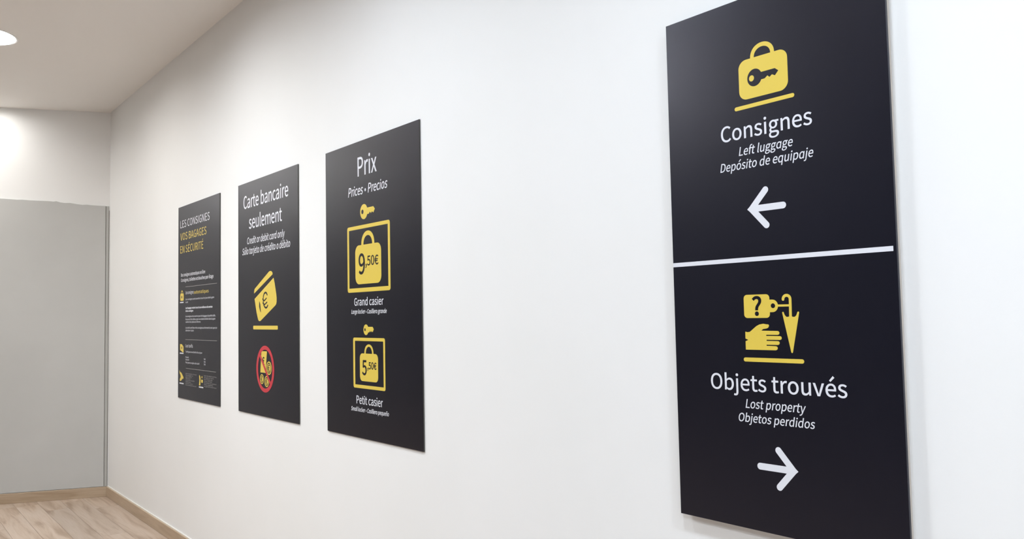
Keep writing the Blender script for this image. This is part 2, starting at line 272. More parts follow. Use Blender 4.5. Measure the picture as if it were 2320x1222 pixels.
# ------------------------------------------------------------------ print helpers (all in millimetres, board frame: u right, v up)
GLY = json.loads(r'''{"A":[547,[[78,220,4,0,32,0,59,0,87,0,109,67,130,134,151,202,232,202,312,202,393,202,414,134,435,67,456,0,485,0,514,0,544,0,469,220,394,440,320,660,289,660,258,660,227,660,152,440],[239,267,172,267,183,301,194,335,204,369,228,444,249,515,270,592,271,592,273,592,274,592,295,516,316,444,340,369,351,335,361,301,372,267,305,267]]],"B":[592,[[91,220,91,0,161,0,231,0,301,0,448,0,551,64,551,194,551,284,495,336,417,351,417,353,417,354,417,356,479,375,513,433,513,499,513,615,420,660,286,660,221,660,156,660,91,660,91,440],[206,380,174,380,174,451,174,523,174,594,208,594,242,594,276,594,379,594,431,565,431,488,431,420,385,380,272,380,239,380],[212,67,174,67,174,149,174,232,174,315,212,315,251,315,289,315,405,315,469,278,469,196,469,107,402,67,289,67,251,67]]],"C":[574,[[175,-12,339,-12,425,-12,490,23,542,83,527,101,511,118,496,136,454,89,406,61,343,61,217,61,138,166,138,332,138,497,222,599,346,599,402,599,446,574,481,537,496,555,511,573,526,591,488,633,425,672,345,672,177,672,52,543,52,330,52,115]]],"D":[619,[[91,220,91,0,147,0,203,0,259,0,458,0,566,123,566,332,566,543,458,660,256,660,201,660,146,660,91,660,91,440],[199,68,174,68,174,243,174,418,174,592,199,592,224,592,249,592,404,592,481,500,481,332,481,166,404,68,249,68,224,68]]],"E":[530,[[91,220,91,0,221,0,351,0,481,0,481,24,481,47,481,71,378,71,276,71,174,71,174,151,174,231,174,312,257,312,341,312,424,312,424,335,424,359,424,383,341,383,257,383,174,383,174,452,174,521,174,590,273,590,372,590,471,590,471,613,471,637,471,660,344,660,218,660,91,660,91,440]]],"F":[497,[[91,220,91,0,119,0,146,0,174,0,174,99,174,197,174,296,258,296,342,296,426,296,426,320,426,343,426,366,342,366,258,366,174,366,174,441,174,515,174,590,273,590,372,590,471,590,471,613,471,637,471,660,344,660,218,660,91,660,91,440]]],"G":[620,[[176,-12,350,-12,438,-12,511,21,554,65,554,157,554,250,554,342,481,342,409,342,337,342,337,319,337,296,337,273,384,273,430,273,477,273,477,215,477,158,477,100,451,76,405,61,358,61,217,61,138,166,138,332,138,497,224,599,357,599,423,599,466,571,500,537,515,555,530,573,545,591,507,630,447,672,355,672,180,672,52,543,52,330,52,115]]],"I":[264,[[91,220,91,0,119,0,146,0,174,0,174,220,174,440,174,660,146,660,119,660,91,660,91,440]]],"L":[489,[[91,220,91,0,215,0,339,0,463,0,463,24,463,47,463,71,366,71,270,71,174,71,174,267,174,464,174,660,146,660,119,660,91,660,91,440]]],"M":[731,[[91,220,91,0,116,0,141,0,166,0,166,122,166,244,166,366,166,422,160,502,155,560,156,560,157,560,158,560,176,510,194,460,212,410,253,295,295,181,337,67,355,67,374,67,393,67,434,181,475,295,517,410,535,460,552,510,570,560,571,560,572,560,574,560,569,502,563,422,563,366,563,244,563,122,563,0,589,0,614,0,640,0,640,220,640,440,640,660,607,660,574,660,540,660,498,542,456,425,414,307,399,262,385,215,368,169,367,169,366,169,365,169,348,215,334,262,317,307,275,425,233,542,191,660,158,660,124,660,91,660,91,440]]],"N":[651,[[91,220,91,0,117,0,143,0,169,0,169,116,169,231,169,347,169,416,163,486,159,553,161,553,162,553,163,553,187,508,210,462,234,417,314,278,394,139,475,0,503,0,532,0,560,0,560,220,560,440,560,660,534,660,507,660,481,660,481,546,481,431,481,317,481,249,487,174,493,108,491,108,490,108,488,108,464,153,441,199,417,244,336,383,256,521,176,660,147,660,119,660,91,660,91,440]]],"O":[668,[[168,-12,334,-12,500,-12,616,121,616,332,616,544,500,672,334,672,168,672,52,544,52,332,52,121],[453,61,334,61,215,61,138,167,138,332,138,497,215,599,334,599,453,599,530,497,530,332,530,167]]],"P":[570,[[91,220,91,0,119,0,146,0,174,0,174,88,174,175,174,263,210,263,246,263,283,263,428,263,526,327,526,466,526,610,427,660,279,660,216,660,154,660,91,660,91,440],[206,330,174,330,174,418,174,505,174,592,205,592,237,592,268,592,384,592,443,563,443,466,443,372,388,330,272,330,239,330]]],"R":[572,[[211,347,174,347,174,429,174,511,174,592,211,592,248,592,285,592,388,592,445,562,445,475,445,389,388,347,285,347,248,347],[399,93,453,0,484,0,515,0,547,0,491,96,435,193,379,289,468,311,528,372,528,475,528,612,431,660,297,660,228,660,160,660,91,660,91,440,91,220,91,0,119,0,146,0,174,0,174,93,174,187,174,280,213,280,253,280,293,280,346,187]]],"S":[537,[[180,-12,274,-12,411,-12,498,71,498,176,498,274,438,319,362,352,331,366,300,379,268,393,217,414,158,438,158,503,158,562,207,599,282,599,343,599,392,575,432,538,447,555,461,573,475,591,429,638,360,672,282,672,162,672,74,599,74,497,74,401,147,354,208,328,240,314,271,300,303,286,366,258,413,237,413,168,413,104,362,61,275,61,206,61,140,94,93,143,76,124,60,105,43,86,100,26]]],"T":[539,[[228,197,228,0,256,0,284,0,312,0,312,197,312,393,312,590,378,590,445,590,511,590,511,613,511,637,511,660,350,660,189,660,28,660,28,637,28,613,28,590,95,590,161,590,228,590,228,393]]],"U":[649,[[190,-12,325,-12,459,-12,562,60,562,272,562,401,562,531,562,660,535,660,508,660,482,660,482,530,482,400,482,270,482,112,412,61,325,61,239,61,171,112,171,270,171,400,171,530,171,660,143,660,116,660,88,660,88,531,88,401,88,272,88,60]]],"V":[518,[[141,220,212,0,244,0,276,0,308,0,378,220,448,440,518,660,490,660,461,660,433,660,398,541,362,422,327,303,304,225,288,162,263,85,262,85,261,85,259,85,235,162,218,225,195,303,160,422,124,541,88,660,59,660,30,660,1,660,71,440]]],"É":[530,[[91,220,91,0,221,0,351,0,481,0,481,24,481,47,481,71,378,71,276,71,174,71,174,151,174,231,174,312,257,312,341,312,424,312,424,335,424,359,424,383,341,383,257,383,174,383,174,452,174,521,174,590,273,590,372,590,471,590,471,613,471,637,471,660,344,660,218,660,91,660,91,440],[262,715,275,701,325,740,376,778,427,817,411,836,396,854,380,873,333,830,285,786,238,743,250,729]]],"a":[507,[[113,-12,195,-12,256,-12,311,20,357,59,358,59,359,59,360,59,363,39,365,20,367,0,390,0,412,0,435,0,435,100,435,200,435,301,435,422,385,502,266,502,186,502,118,466,74,438,84,419,95,400,105,381,144,407,195,433,252,433,332,433,353,373,353,310,145,286,53,233,53,127,53,39],[266,55,219,55,170,55,132,77,132,132,132,195,188,236,353,255,353,209,353,164,353,119,305,77]]],"b":[556,[[253,-12,298,-12,410,-12,511,85,511,252,511,403,442,502,316,502,261,502,207,471,162,433,163,462,164,491,166,520,166,586,166,651,166,717,138,717,110,717,83,717,83,478,83,239,83,0,105,0,127,0,149,0,151,17,153,34,156,50,157,50,158,50,159,50,202,12],[366,58,285,58,252,58,208,70,166,108,166,194,166,280,166,366,212,409,255,432,295,432,389,432,425,360,425,251,425,131]]],"c":[459,[[146,-12,276,-12,334,-12,390,12,434,50,422,68,410,87,398,105,367,78,328,57,283,57,193,57,131,131,131,244,131,357,196,432,285,432,323,432,355,415,383,390,396,408,410,426,424,444,390,475,346,502,282,502,156,502,47,407,47,244,47,82]]],"d":[558,[[127,-12,249,-12,308,-12,360,20,398,58,399,58,400,58,401,58,403,38,405,19,408,0,430,0,453,0,475,0,475,239,475,478,475,717,448,717,420,717,393,717,393,654,393,591,393,529,394,501,396,473,397,445,354,480,317,502,259,502,148,502,48,402,48,244,48,81],[312,58,267,58,182,58,132,127,132,245,132,357,195,432,274,432,314,432,352,418,393,381,393,295,393,210,393,124,352,79]]],"e":[499,[[150,-12,281,-12,347,-12,399,10,441,38,432,56,422,74,412,93,375,68,338,54,290,54,197,54,133,121,128,225,238,225,348,225,457,225,459,238,461,254,461,272,461,411,391,502,266,502,154,502,47,403,47,244,47,83],[214,284,127,284,137,381,198,436,267,436,344,436,389,383,389,284,302,284]]],"f":[293,[[30,443,30,422,52,422,74,422,96,422,96,282,96,141,96,0,124,0,151,0,178,0,178,141,178,282,178,422,213,422,247,422,282,422,282,445,282,467,282,489,247,489,213,489,178,489,178,515,178,541,178,566,178,629,201,663,248,663,265,663,285,658,303,649,309,671,315,692,321,713,298,722,269,728,239,728,141,728,96,666,96,567,96,541,96,515,96,489,74,487,52,486,30,484,30,464]]],"g":[508,[[129,-225,248,-225,399,-225,495,-147,495,-56,495,25,438,60,325,60,293,60,261,60,229,60,163,60,143,83,143,113,143,140,157,157,175,172,196,161,223,155,247,155,348,155,426,221,426,325,426,367,410,403,386,426,420,426,453,426,486,426,486,447,486,468,486,489,429,489,373,489,316,489,299,496,275,502,247,502,149,502,64,434,64,327,64,268,95,221,128,195,128,194,128,193,128,192,102,174,74,141,74,101,74,62,93,36,118,21,118,19,118,18,118,16,72,-12,46,-52,46,-95,46,-178],[303,211,247,211,191,211,143,256,143,327,143,399,190,441,247,441,305,441,351,399,351,327,351,256],[354,-168,259,-168,170,-168,118,-135,118,-83,118,-55,132,-25,167,0,189,-5,212,-7,231,-7,259,-7,287,-7,315,-7,380,-7,414,-23,414,-69,414,-120]]],"h":[547,[[83,239,83,0,110,0,138,0,166,0,166,118,166,237,166,355,214,404,249,429,299,429,364,429,392,391,392,299,392,199,392,100,392,0,419,0,446,0,474,0,474,103,474,206,474,310,474,434,427,502,324,502,258,502,207,465,162,420,163,453,164,487,166,520,166,586,166,651,166,717,138,717,110,717,83,717,83,478]]],"i":[248,[[83,163,83,0,110,0,138,0,166,0,166,163,166,326,166,489,138,489,110,489,83,489,83,326],[92,590,124,590,157,590,179,611,179,645,179,676,157,698,124,698,92,698,70,676,70,645,70,611]]],"j":[248,[[3,-218,32,-218,129,-218,166,-156,166,-56,166,126,166,307,166,489,138,489,111,489,84,489,84,307,84,126,84,-56,84,-115,72,-152,23,-152,6,-152,-11,-148,-23,-143,-29,-164,-34,-185,-40,-205,-23,-212],[92,590,124,590,156,590,179,611,179,645,179,676,156,698,124,698,92,698,69,676,69,645,69,611]]],"k":[497,[[83,239,83,0,110,0,137,0,164,0,164,43,164,86,164,129,194,164,225,200,256,236,303,157,351,79,399,0,429,0,458,0,488,0,426,97,365,194,303,292,358,357,412,423,466,489,436,489,405,489,375,489,306,403,237,317,167,231,166,231,165,231,164,231,164,393,164,555,164,717,137,717,110,717,83,717,83,478]]],"l":[256,[[108,-12,169,-12,192,-12,205,-8,217,-5,213,17,209,38,205,59,196,57,193,57,188,57,176,57,166,67,166,92,166,300,166,508,166,717,138,717,110,717,83,717,83,510,83,304,83,97,83,28]]],"m":[834,[[83,163,83,0,110,0,138,0,166,0,166,118,166,237,166,355,210,405,251,429,288,429,350,429,379,391,379,299,379,199,379,100,379,0,406,0,434,0,461,0,461,118,461,237,461,355,507,405,547,429,584,429,646,429,675,391,675,299,675,199,675,100,675,0,703,0,730,0,757,0,757,103,757,206,757,310,757,434,710,502,610,502,549,502,499,463,448,408,428,466,388,502,312,502,254,502,203,465,160,418,160,418,159,418,158,418,156,442,153,465,150,489,128,489,105,489,83,489,83,326]]],"n":[549,[[83,163,83,0,110,0,138,0,166,0,166,118,166,237,166,355,214,404,249,429,299,429,364,429,392,391,392,299,392,199,392,100,392,0,419,0,446,0,474,0,474,103,474,206,474,310,474,434,427,502,324,502,258,502,206,465,160,418,160,418,159,418,158,418,156,442,153,465,150,489,128,489,105,489,83,489,83,326]]],"o":[546,[[153,-12,273,-12,393,-12,499,82,499,244,499,407,393,502,273,502,153,502,47,407,47,244,47,82],[357,57,273,57,188,57,131,131,131,244,131,357,188,432,273,432,357,432,415,357,415,244,415,131]]],"p":[558,[[83,26,83,-206,110,-206,138,-206,166,-206,166,-151,166,-96,166,-41,165,-12,164,17,163,45,207,8,254,-12,298,-12,410,-12,511,85,511,252,511,403,442,502,316,502,259,502,204,469,160,432,160,432,159,432,158,432,156,451,153,470,150,489,128,489,105,489,83,489,83,257],[366,58,285,58,252,58,209,70,166,108,166,194,166,280,166,366,212,409,255,432,295,432,389,432,425,360,425,251,425,131]]],"q":[558,[[393,-148,393,-206,420,-206,448,-206,475,-206,475,26,475,257,475,489,454,489,432,489,410,489,407,474,404,458,402,443,401,443,400,443,400,443,357,481,317,502,259,502,148,502,48,402,48,244,48,81,127,-12,249,-12,306,-12,357,18,397,57,396,27,394,-3,393,-32,393,-90],[312,58,267,58,182,58,132,127,132,245,132,357,195,432,274,432,314,432,352,418,393,381,393,295,393,210,393,124,352,79]]],"r":[349,[[83,163,83,0,110,0,138,0,166,0,166,105,166,209,166,314,198,397,248,428,288,428,309,428,320,425,336,420,341,443,346,467,351,491,336,499,321,502,299,502,245,502,194,462,160,400,160,400,159,400,158,400,156,429,153,459,150,489,128,489,105,489,83,489,83,326]]],"s":[421,[[141,-12,211,-12,326,-12,388,54,388,133,388,226,311,255,240,282,185,303,134,321,134,366,134,405,163,438,225,438,268,438,303,419,336,394,349,411,362,429,375,446,339,476,285,502,224,502,117,502,56,440,56,363,56,279,130,247,198,222,252,202,310,178,310,129,310,86,278,52,213,52,155,52,112,76,68,111,55,92,42,74,29,56,75,17]]],"t":[339,[[132,-12,236,-12,267,-12,299,-3,327,6,321,27,316,48,311,68,294,61,273,55,255,55,198,55,179,89,179,149,179,240,179,331,179,422,224,422,268,422,312,422,312,445,312,467,312,489,268,489,224,489,179,489,179,535,179,581,179,627,156,627,134,627,111,627,108,581,105,535,102,489,76,487,50,486,24,484,24,464,24,443,24,422,49,422,73,422,97,422,97,332,97,242,97,151,97,53]]],"u":[547,[[122,-12,226,-12,293,-12,341,23,387,77,388,77,389,77,390,77,392,51,394,26,396,0,419,0,442,0,465,0,465,163,465,326,465,489,437,489,410,489,383,489,383,373,383,258,383,142,336,85,301,59,250,59,185,59,158,98,158,189,158,289,158,389,158,489,131,489,103,489,76,489,76,386,76,282,76,179,76,54]]],"v":[469,[[129,163,188,0,220,0,252,0,285,0,342,163,400,326,457,489,430,489,403,489,376,489,345,396,315,303,284,211,269,163,253,113,239,67,237,67,236,67,234,67,220,113,204,163,189,211,158,303,128,396,97,489,69,489,40,489,12,489,71,326]]],"w":[722,[[115,163,160,0,192,0,224,0,256,0,279,87,302,175,325,262,338,309,348,355,358,404,360,404,361,404,363,404,375,355,384,310,396,264,420,176,443,88,466,0,500,0,533,0,566,0,610,163,655,326,699,489,672,489,646,489,619,489,596,395,572,300,548,206,538,159,529,115,519,70,517,70,516,70,514,70,502,115,492,159,480,206,454,300,429,395,403,489,377,489,350,489,323,489,298,395,272,300,247,206,235,159,224,115,214,70,213,70,211,70,210,70,200,115,191,159,181,206,157,300,132,395,108,489,80,489,52,489,24,489,70,326]]],"x":[448,[[67,85,14,0,42,0,71,0,100,0,122,38,144,76,166,114,183,144,198,174,215,202,217,202,218,202,220,202,239,174,257,144,273,114,297,76,321,38,345,0,375,0,405,0,435,0,381,82,327,164,274,247,323,327,373,408,422,489,394,489,365,489,337,489,317,453,297,417,276,382,261,354,248,328,233,300,232,300,230,300,229,300,212,328,195,354,181,382,159,417,137,453,115,489,86,489,56,489,26,489,76,411,125,333,175,255,121,170]]],"y":[469,[[68,-211,91,-211,188,-211,240,-137,274,-41,335,135,396,312,457,489,431,489,404,489,377,489,348,399,318,308,289,218,276,174,262,124,249,79,248,79,246,79,245,79,228,125,212,175,196,218,163,308,130,399,97,489,69,489,40,489,12,489,77,326,143,162,208,-1,204,-13,201,-26,197,-38,176,-98,142,-143,87,-143,74,-143,59,-139,50,-135,44,-157,39,-179,33,-201,49,-207]]],"z":[428,[[32,15,32,0,155,0,278,0,402,0,402,22,402,44,402,67,313,67,224,67,135,67,221,193,307,319,393,445,393,460,393,474,393,489,282,489,171,489,59,489,59,467,59,445,59,422,136,422,212,422,289,422,203,296,117,170,32,44,32,29]]],"é":[499,[[150,-12,281,-12,347,-12,399,10,441,38,432,56,422,74,412,93,375,68,338,54,290,54,197,54,133,121,128,225,238,225,348,225,457,225,459,238,461,254,461,272,461,411,391,502,266,502,154,502,47,403,47,244,47,83],[214,284,127,284,137,381,198,436,267,436,344,436,389,383,389,284,302,284],[237,590,251,576,303,628,356,680,408,731,389,749,370,767,351,785,304,729,256,674,209,618,223,604]]],"è":[499,[[150,-12,281,-12,347,-12,399,10,441,38,432,56,422,74,412,93,375,68,338,54,290,54,197,54,133,121,128,225,238,225,348,225,457,225,459,238,461,254,461,272,461,411,391,502,266,502,154,502,47,403,47,244,47,83],[214,284,127,284,137,381,198,436,267,436,344,436,389,383,389,284,302,284],[227,628,279,576,294,590,308,604,322,618,275,674,228,729,180,785,161,767,141,749,122,731,174,680]]],"ó":[546,[[153,-12,273,-12,393,-12,499,82,499,244,499,407,393,502,273,502,153,502,47,407,47,244,47,82],[357,57,273,57,188,57,131,131,131,244,131,357,188,432,273,432,357,432,415,357,415,244,415,131],[243,590,258,576,310,628,363,680,416,731,397,749,378,767,358,785,311,729,263,674,215,618,229,604]]],"ñ":[549,[[83,163,83,0,110,0,138,0,166,0,166,118,166,237,166,355,214,404,249,429,299,429,364,429,392,391,392,299,392,199,392,100,392,0,419,0,446,0,474,0,474,103,474,206,474,310,474,434,427,502,324,502,258,502,206,465,160,418,160,418,159,418,158,418,156,442,153,465,150,489,128,489,105,489,83,489,83,326],[298,581,369,581,438,581,467,640,471,717,452,718,434,719,415,719,412,674,399,641,369,641,321,641,294,725,224,725,154,725,125,667,122,589,141,588,160,586,178,585,180,634,194,665,224,665,271,665]]],"à":[507,[[113,-12,195,-12,256,-12,311,20,357,59,358,59,359,59,360,59,363,39,365,20,367,0,390,0,412,0,435,0,435,100,435,200,435,301,435,422,385,502,266,502,186,502,118,466,74,438,84,419,95,400,105,381,144,407,195,433,252,433,332,433,353,373,353,310,145,286,53,233,53,127,53,39],[266,55,219,55,170,55,132,77,132,132,132,195,188,236,353,255,353,209,353,164,353,119,305,77],[231,628,284,576,298,590,312,604,326,618,278,674,231,729,183,785,164,767,145,749,126,731,179,680]]],"ç":[459,[[178,-214,181,-228,287,-222,346,-194,346,-135,346,-95,319,-76,273,-64,281,-46,288,-29,296,-11,348,-5,395,16,434,50,422,68,410,87,398,105,367,78,328,57,283,57,193,57,131,131,131,244,131,357,196,432,285,432,323,432,355,415,383,390,396,408,410,426,424,444,390,475,346,502,282,502,156,502,47,407,47,244,47,96,130,5,243,-10,231,-36,218,-62,205,-88,262,-97,283,-112,283,-137,283,-167,258,-181,173,-186,176,-200]]],"0":[500,[[124,-12,250,-12,375,-12,456,102,456,332,456,561,375,672,250,672,124,672,45,561,45,332,45,102],[325,55,250,55,176,55,124,139,124,332,124,525,176,607,250,607,325,607,376,525,376,332,376,139]]],"1":[500,[[79,23,79,0,200,0,321,0,441,0,441,23,441,46,441,68,397,68,353,68,309,68,309,266,309,463,309,660,288,660,267,660,246,660,210,639,167,624,109,613,109,596,109,578,109,561,148,561,188,561,227,561,227,397,227,233,227,68,178,68,128,68,79,68,79,46]]],"2":[500,[[40,16,40,0,178,0,316,0,455,0,455,24,455,47,455,71,394,71,333,71,272,71,239,71,198,68,164,65,319,212,423,346,423,478,423,595,348,672,231,672,147,672,89,634,36,575,52,560,68,544,84,529,121,573,167,605,221,605,303,605,342,550,342,475,342,361,247,230,40,49,40,32]]],"3":[500,[[134,-12,237,-12,355,-12,449,59,449,176,449,267,387,325,310,344,310,345,310,347,310,348,380,373,427,427,427,507,427,611,346,672,234,672,158,672,100,638,50,593,65,576,80,559,95,541,132,579,178,605,231,605,301,605,343,564,343,501,343,429,297,375,160,375,160,354,160,333,160,312,313,312,366,259,366,179,366,104,311,57,231,57,157,57,107,93,68,132,54,115,40,97,26,79,69,32]]],"4":[500,[[306,61,306,0,332,0,358,0,384,0,384,61,384,121,384,182,413,182,442,182,472,182,472,204,472,226,472,248,442,248,413,248,384,248,384,385,384,523,384,660,353,660,323,660,293,660,201,519,110,377,18,236,18,218,18,200,18,182,114,182,210,182,306,182,306,121],[306,315,306,248,239,248,171,248,104,248,154,323,204,398,254,473,273,505,291,538,307,570,308,570,309,570,311,570,309,537,306,483,306,450,306,383]]],"5":[500,[[132,-12,236,-12,347,-12,452,70,452,214,452,360,362,425,253,425,213,425,184,415,154,399,160,463,165,526,171,590,254,590,337,590,420,590,420,613,420,637,420,660,313,660,206,660,99,660,92,557,85,455,77,352,92,343,107,333,122,324,159,349,187,363,231,363,314,363,368,307,368,212,368,116,306,57,228,57,151,57,103,92,66,130,52,112,38,94,24,76,69,32]]],"6":[500,[[145,-12,271,-12,374,-12,461,75,461,203,461,341,389,410,277,410,226,410,168,380,128,330,131,535,206,604,298,604,338,604,377,584,402,554,418,571,434,587,449,604,412,644,363,672,294,672,167,672,50,574,50,315,50,97],[139,128,130,265,173,326,223,348,264,348,344,348,383,292,383,203,383,113,334,53,271,53,188,53]]],"7":[500,[[190,250,178,0,207,0,235,0,264,0,275,258,303,412,457,610,457,627,457,643,457,660,320,660,182,660,44,660,44,637,44,613,44,590,151,590,258,590,365,590,235,410]]],"8":[500,[[130,-12,252,-12,375,-12,458,63,458,158,458,249,405,299,348,332,348,334,348,335,348,337,386,367,435,427,435,496,435,598,366,670,254,670,151,670,73,602,73,502,73,433,114,384,162,350,162,349,162,348,162,347,102,314,41,252,41,164,41,62],[341,398,297,358,219,389,148,424,148,502,148,566,192,609,253,609,323,609,365,557,365,492,365,443],[330,50,253,50,174,50,114,101,114,171,114,234,152,286,205,321,299,283,380,250,380,161,380,95]]],"9":[500,[[140,-12,212,-12,335,-12,451,91,451,358,451,568,356,672,229,672,126,672,40,586,40,457,40,321,112,250,222,250,276,250,333,282,374,330,367,126,294,57,209,57,166,57,126,76,97,107,82,90,67,73,52,56,89,17],[364,536,373,400,329,337,279,312,235,312,157,312,117,369,117,457,117,548,166,608,230,608,313,608]]],",":[250,[[61,-155,68,-171,149,-137,199,-69,199,17,199,77,173,113,130,113,96,113,68,92,68,56,68,20,95,-2,128,-2,131,-2,134,-1,138,-1,137,-55,104,-98,48,-122,54,-139]]],".":[250,[[92,-12,125,-12,158,-12,185,14,185,50,185,88,158,113,125,113,92,113,66,88,66,50,66,14]]],":":[250,[[92,351,125,351,158,351,185,376,185,414,185,451,158,477,125,477,92,477,66,451,66,414,66,376],[92,-12,125,-12,158,-12,185,14,185,50,185,88,158,113,125,113,92,113,66,88,66,50,66,14]]],"?":[427,[[139,356,160,199,185,199,209,199,233,199,217,340,379,393,379,526,379,625,312,686,211,686,138,686,80,651,39,603,54,589,70,574,86,560,117,596,157,618,202,618,267,618,299,574,299,520,299,413],[166,-12,199,-12,232,-12,259,14,259,50,259,88,232,113,199,113,166,113,140,88,140,50,140,14]]],"€":[500,[[23,367,23,352,43,352,63,352,83,352,83,342,82,331,82,321,82,308,83,296,83,284,63,282,43,281,23,280,23,265,23,251,23,236,44,236,66,236,88,236,111,79,200,-12,321,-12,394,-12,449,23,493,82,478,96,462,111,446,125,411,78,375,55,326,55,244,55,190,123,172,236,244,236,316,236,388,236,388,252,388,268,388,285,314,285,240,285,167,285,166,297,166,310,166,322,166,332,166,342,167,352,254,352,341,352,428,352,428,369,428,385,428,402,342,402,257,402,171,402,187,519,244,588,332,588,375,588,408,565,436,529,452,544,468,559,484,574,449,619,394,654,334,654,203,654,111,559,87,402,66,400,44,398,23,396,23,381]]],"•":[900,[[503,438,450,438,397,438,355,395,355,342,355,289,397,247,450,247,503,247,546,289,546,342,546,395]]],"’":[900,[[92,564,43,539,50,528,56,517,62,505,120,532,175,593,175,674,175,723,142,759,104,759,63,759,42,729,42,701,42,668,65,643,99,643,109,643,118,646,123,650,123,610]]],"'":[250,[[94,491,99,435,116,435,133,435,150,435,155,491,161,547,166,602,166,633,167,664,167,694,139,694,110,694,81,694,82,664,82,633,83,602,88,547]]],"-":[312,[[41,242,41,221,118,221,195,221,272,221,272,242,272,263,272,284,195,284,118,284,41,284,41,263]]]," ":[202,[]]}''')
# single-storey italic a: the q without its descender
qa = json.loads(json.dumps(GLY['q'])); 
for s in qa[1]:
    for i in range(1, len(s), 2):
        if s[i] < -20: s[i] = 0
ITA = {'a': qa}
def bez(cu, pts, cyclic=True):
    s = cu.splines.new('BEZIER'); n = len(pts) // 6; s.bezier_points.add(n - 1)
    for i in range(n):
        p = s.bezier_points[i]; a = pts[6 * i:6 * i + 6]
        p.handle_left_type = p.handle_right_type = 'FREE'
        p.handle_left = (a[0], a[1], 0); p.co = (a[2], a[3], 0); p.handle_right = (a[4], a[5], 0)
    s.use_cyclic_u = True
def pol(cu, pts):
    s = cu.splines.new('POLY'); s.points.add(len(pts) - 1)
    for i, p in enumerate(pts): s.points[i].co = (p[0], p[1], 0, 1)
    s.use_cyclic_u = True
def circ(cx, cy, r, ry=None, n=40, a0=0, a1=2 * PI, full=True):
    ry = ry or r
    return [(cx + r * math.cos(a0 + (a1 - a0) * i / (n if full else n - 1)), cy + ry * math.sin(a0 + (a1 - a0) * i / (n if full else n - 1))) for i in range(n)]
def rrect(x0, y0, x1, y1, r, k=7):
    out = []
    for cx, cy, a in ((x1 - r, y1 - r, 0), (x0 + r, y1 - r, PI / 2), (x0 + r, y0 + r, PI), (x1 - r, y0 + r, 1.5 * PI)):
        out += circ(cx, cy, r, n=k, a0=a, a1=a + PI / 2, full=False)
    return out
def capsule(x0, y0, x1, y1, r, flat0=False):
    a = math.atan2(y1 - y0, x1 - x0)
    out = circ(x1, y1, r, n=13, a0=a - PI / 2, a1=a + PI / 2, full=False)
    if flat0: out += [(x0 + r * math.cos(a + PI / 2), y0 + r * math.sin(a + PI / 2)), (x0 + r * math.cos(a - PI / 2), y0 + r * math.sin(a - PI / 2))]
    else: out += circ(x0, y0, r, n=13, a0=a + PI / 2, a1=a + 1.5 * PI, full=False)
    return out
def stroke(pts, w, taper=None):      # open polyline turned into a ribbon outline with round ends
    n = len(pts); L, Rr = [], []
    for i in range(n):
        a = pts[max(i - 1, 0)]; b = pts[min(i + 1, n - 1)]
        d = math.atan2(b[1] - a[1], b[0] - a[0]); h = w / 2
        L.append((pts[i][0] + h * math.cos(d + PI / 2), pts[i][1] + h * math.sin(d + PI / 2)))
        Rr.append((pts[i][0] + h * math.cos(d - PI / 2), pts[i][1] + h * math.sin(d - PI / 2)))
    d1 = math.atan2(pts[-1][1] - pts[-2][1], pts[-1][0] - pts[-2][0]); d0 = math.atan2(pts[1][1] - pts[0][1], pts[1][0] - pts[0][0])
    e1 = circ(pts[-1][0], pts[-1][1], w / 2, n=7, a0=d1 + PI / 2, a1=d1 - PI / 2, full=False)
    e0 = circ(pts[0][0], pts[0][1], w / 2, n=7, a0=d0 - PI / 2, a1=d0 - 1.5 * PI, full=False)
    return L + e1 + Rr[::-1] + e0
def flatten(a, res):
    n = len(a) // 6; out = []
    for i in range(n):
        p = a[6 * i:6 * i + 6]; q = a[6 * ((i + 1) % n):6 * ((i + 1) % n) + 6]
        P0, P1, P2, P3 = (p[2], p[3]), (p[4], p[5]), (q[0], q[1]), (q[2], q[3])
        d = math.hypot(P3[0] - P0[0], P3[1] - P0[1]) + 1e-6
        cr = max(abs((P1[0] - P0[0]) * (P3[1] - P0[1]) - (P1[1] - P0[1]) * (P3[0] - P0[0])), abs((P2[0] - P0[0]) * (P3[1] - P0[1]) - (P2[1] - P0[1]) * (P3[0] - P0[0]))) / d
        m = 1 if cr < 2 else res
        for j in range(m):
            t = j / m; u = 1 - t
            c = tuple(u ** 3 * P0[k] + 3 * u * u * t * P1[k] + 3 * u * t * t * P2[k] + t ** 3 * P3[k] for k in (0, 1))
            if not out or math.hypot(c[0] - out[-1][0], c[1] - out[-1][1]) > 5: out.append(c)
    while math.hypot(out[0][0] - out[-1][0], out[0][1] - out[-1][1]) < 5: out.pop()
    return out
def embolden(pts, w):          # moves every outline point to the outside by w (miter joined)
    if not w: return pts
    n = len(pts); out = []
    for i in range(n):
        a, b, c = pts[i - 1], pts[i], pts[(i + 1) % n]
        d1 = math.hypot(b[0] - a[0], b[1] - a[1]); d2 = math.hypot(c[0] - b[0], c[1] - b[1])
        n1 = ((b[1] - a[1]) / d1, -(b[0] - a[0]) / d1); n2 = ((c[1] - b[1]) / d2, -(c[0] - b[0]) / d2)
        sx, sy = n1[0] + n2[0], n1[1] + n2[1]; q = sx * sx + sy * sy
        f = 2 / max(q, 1.2)
        out.append((b[0] + sx * f * w, b[1] + sy * f * w))
    return out
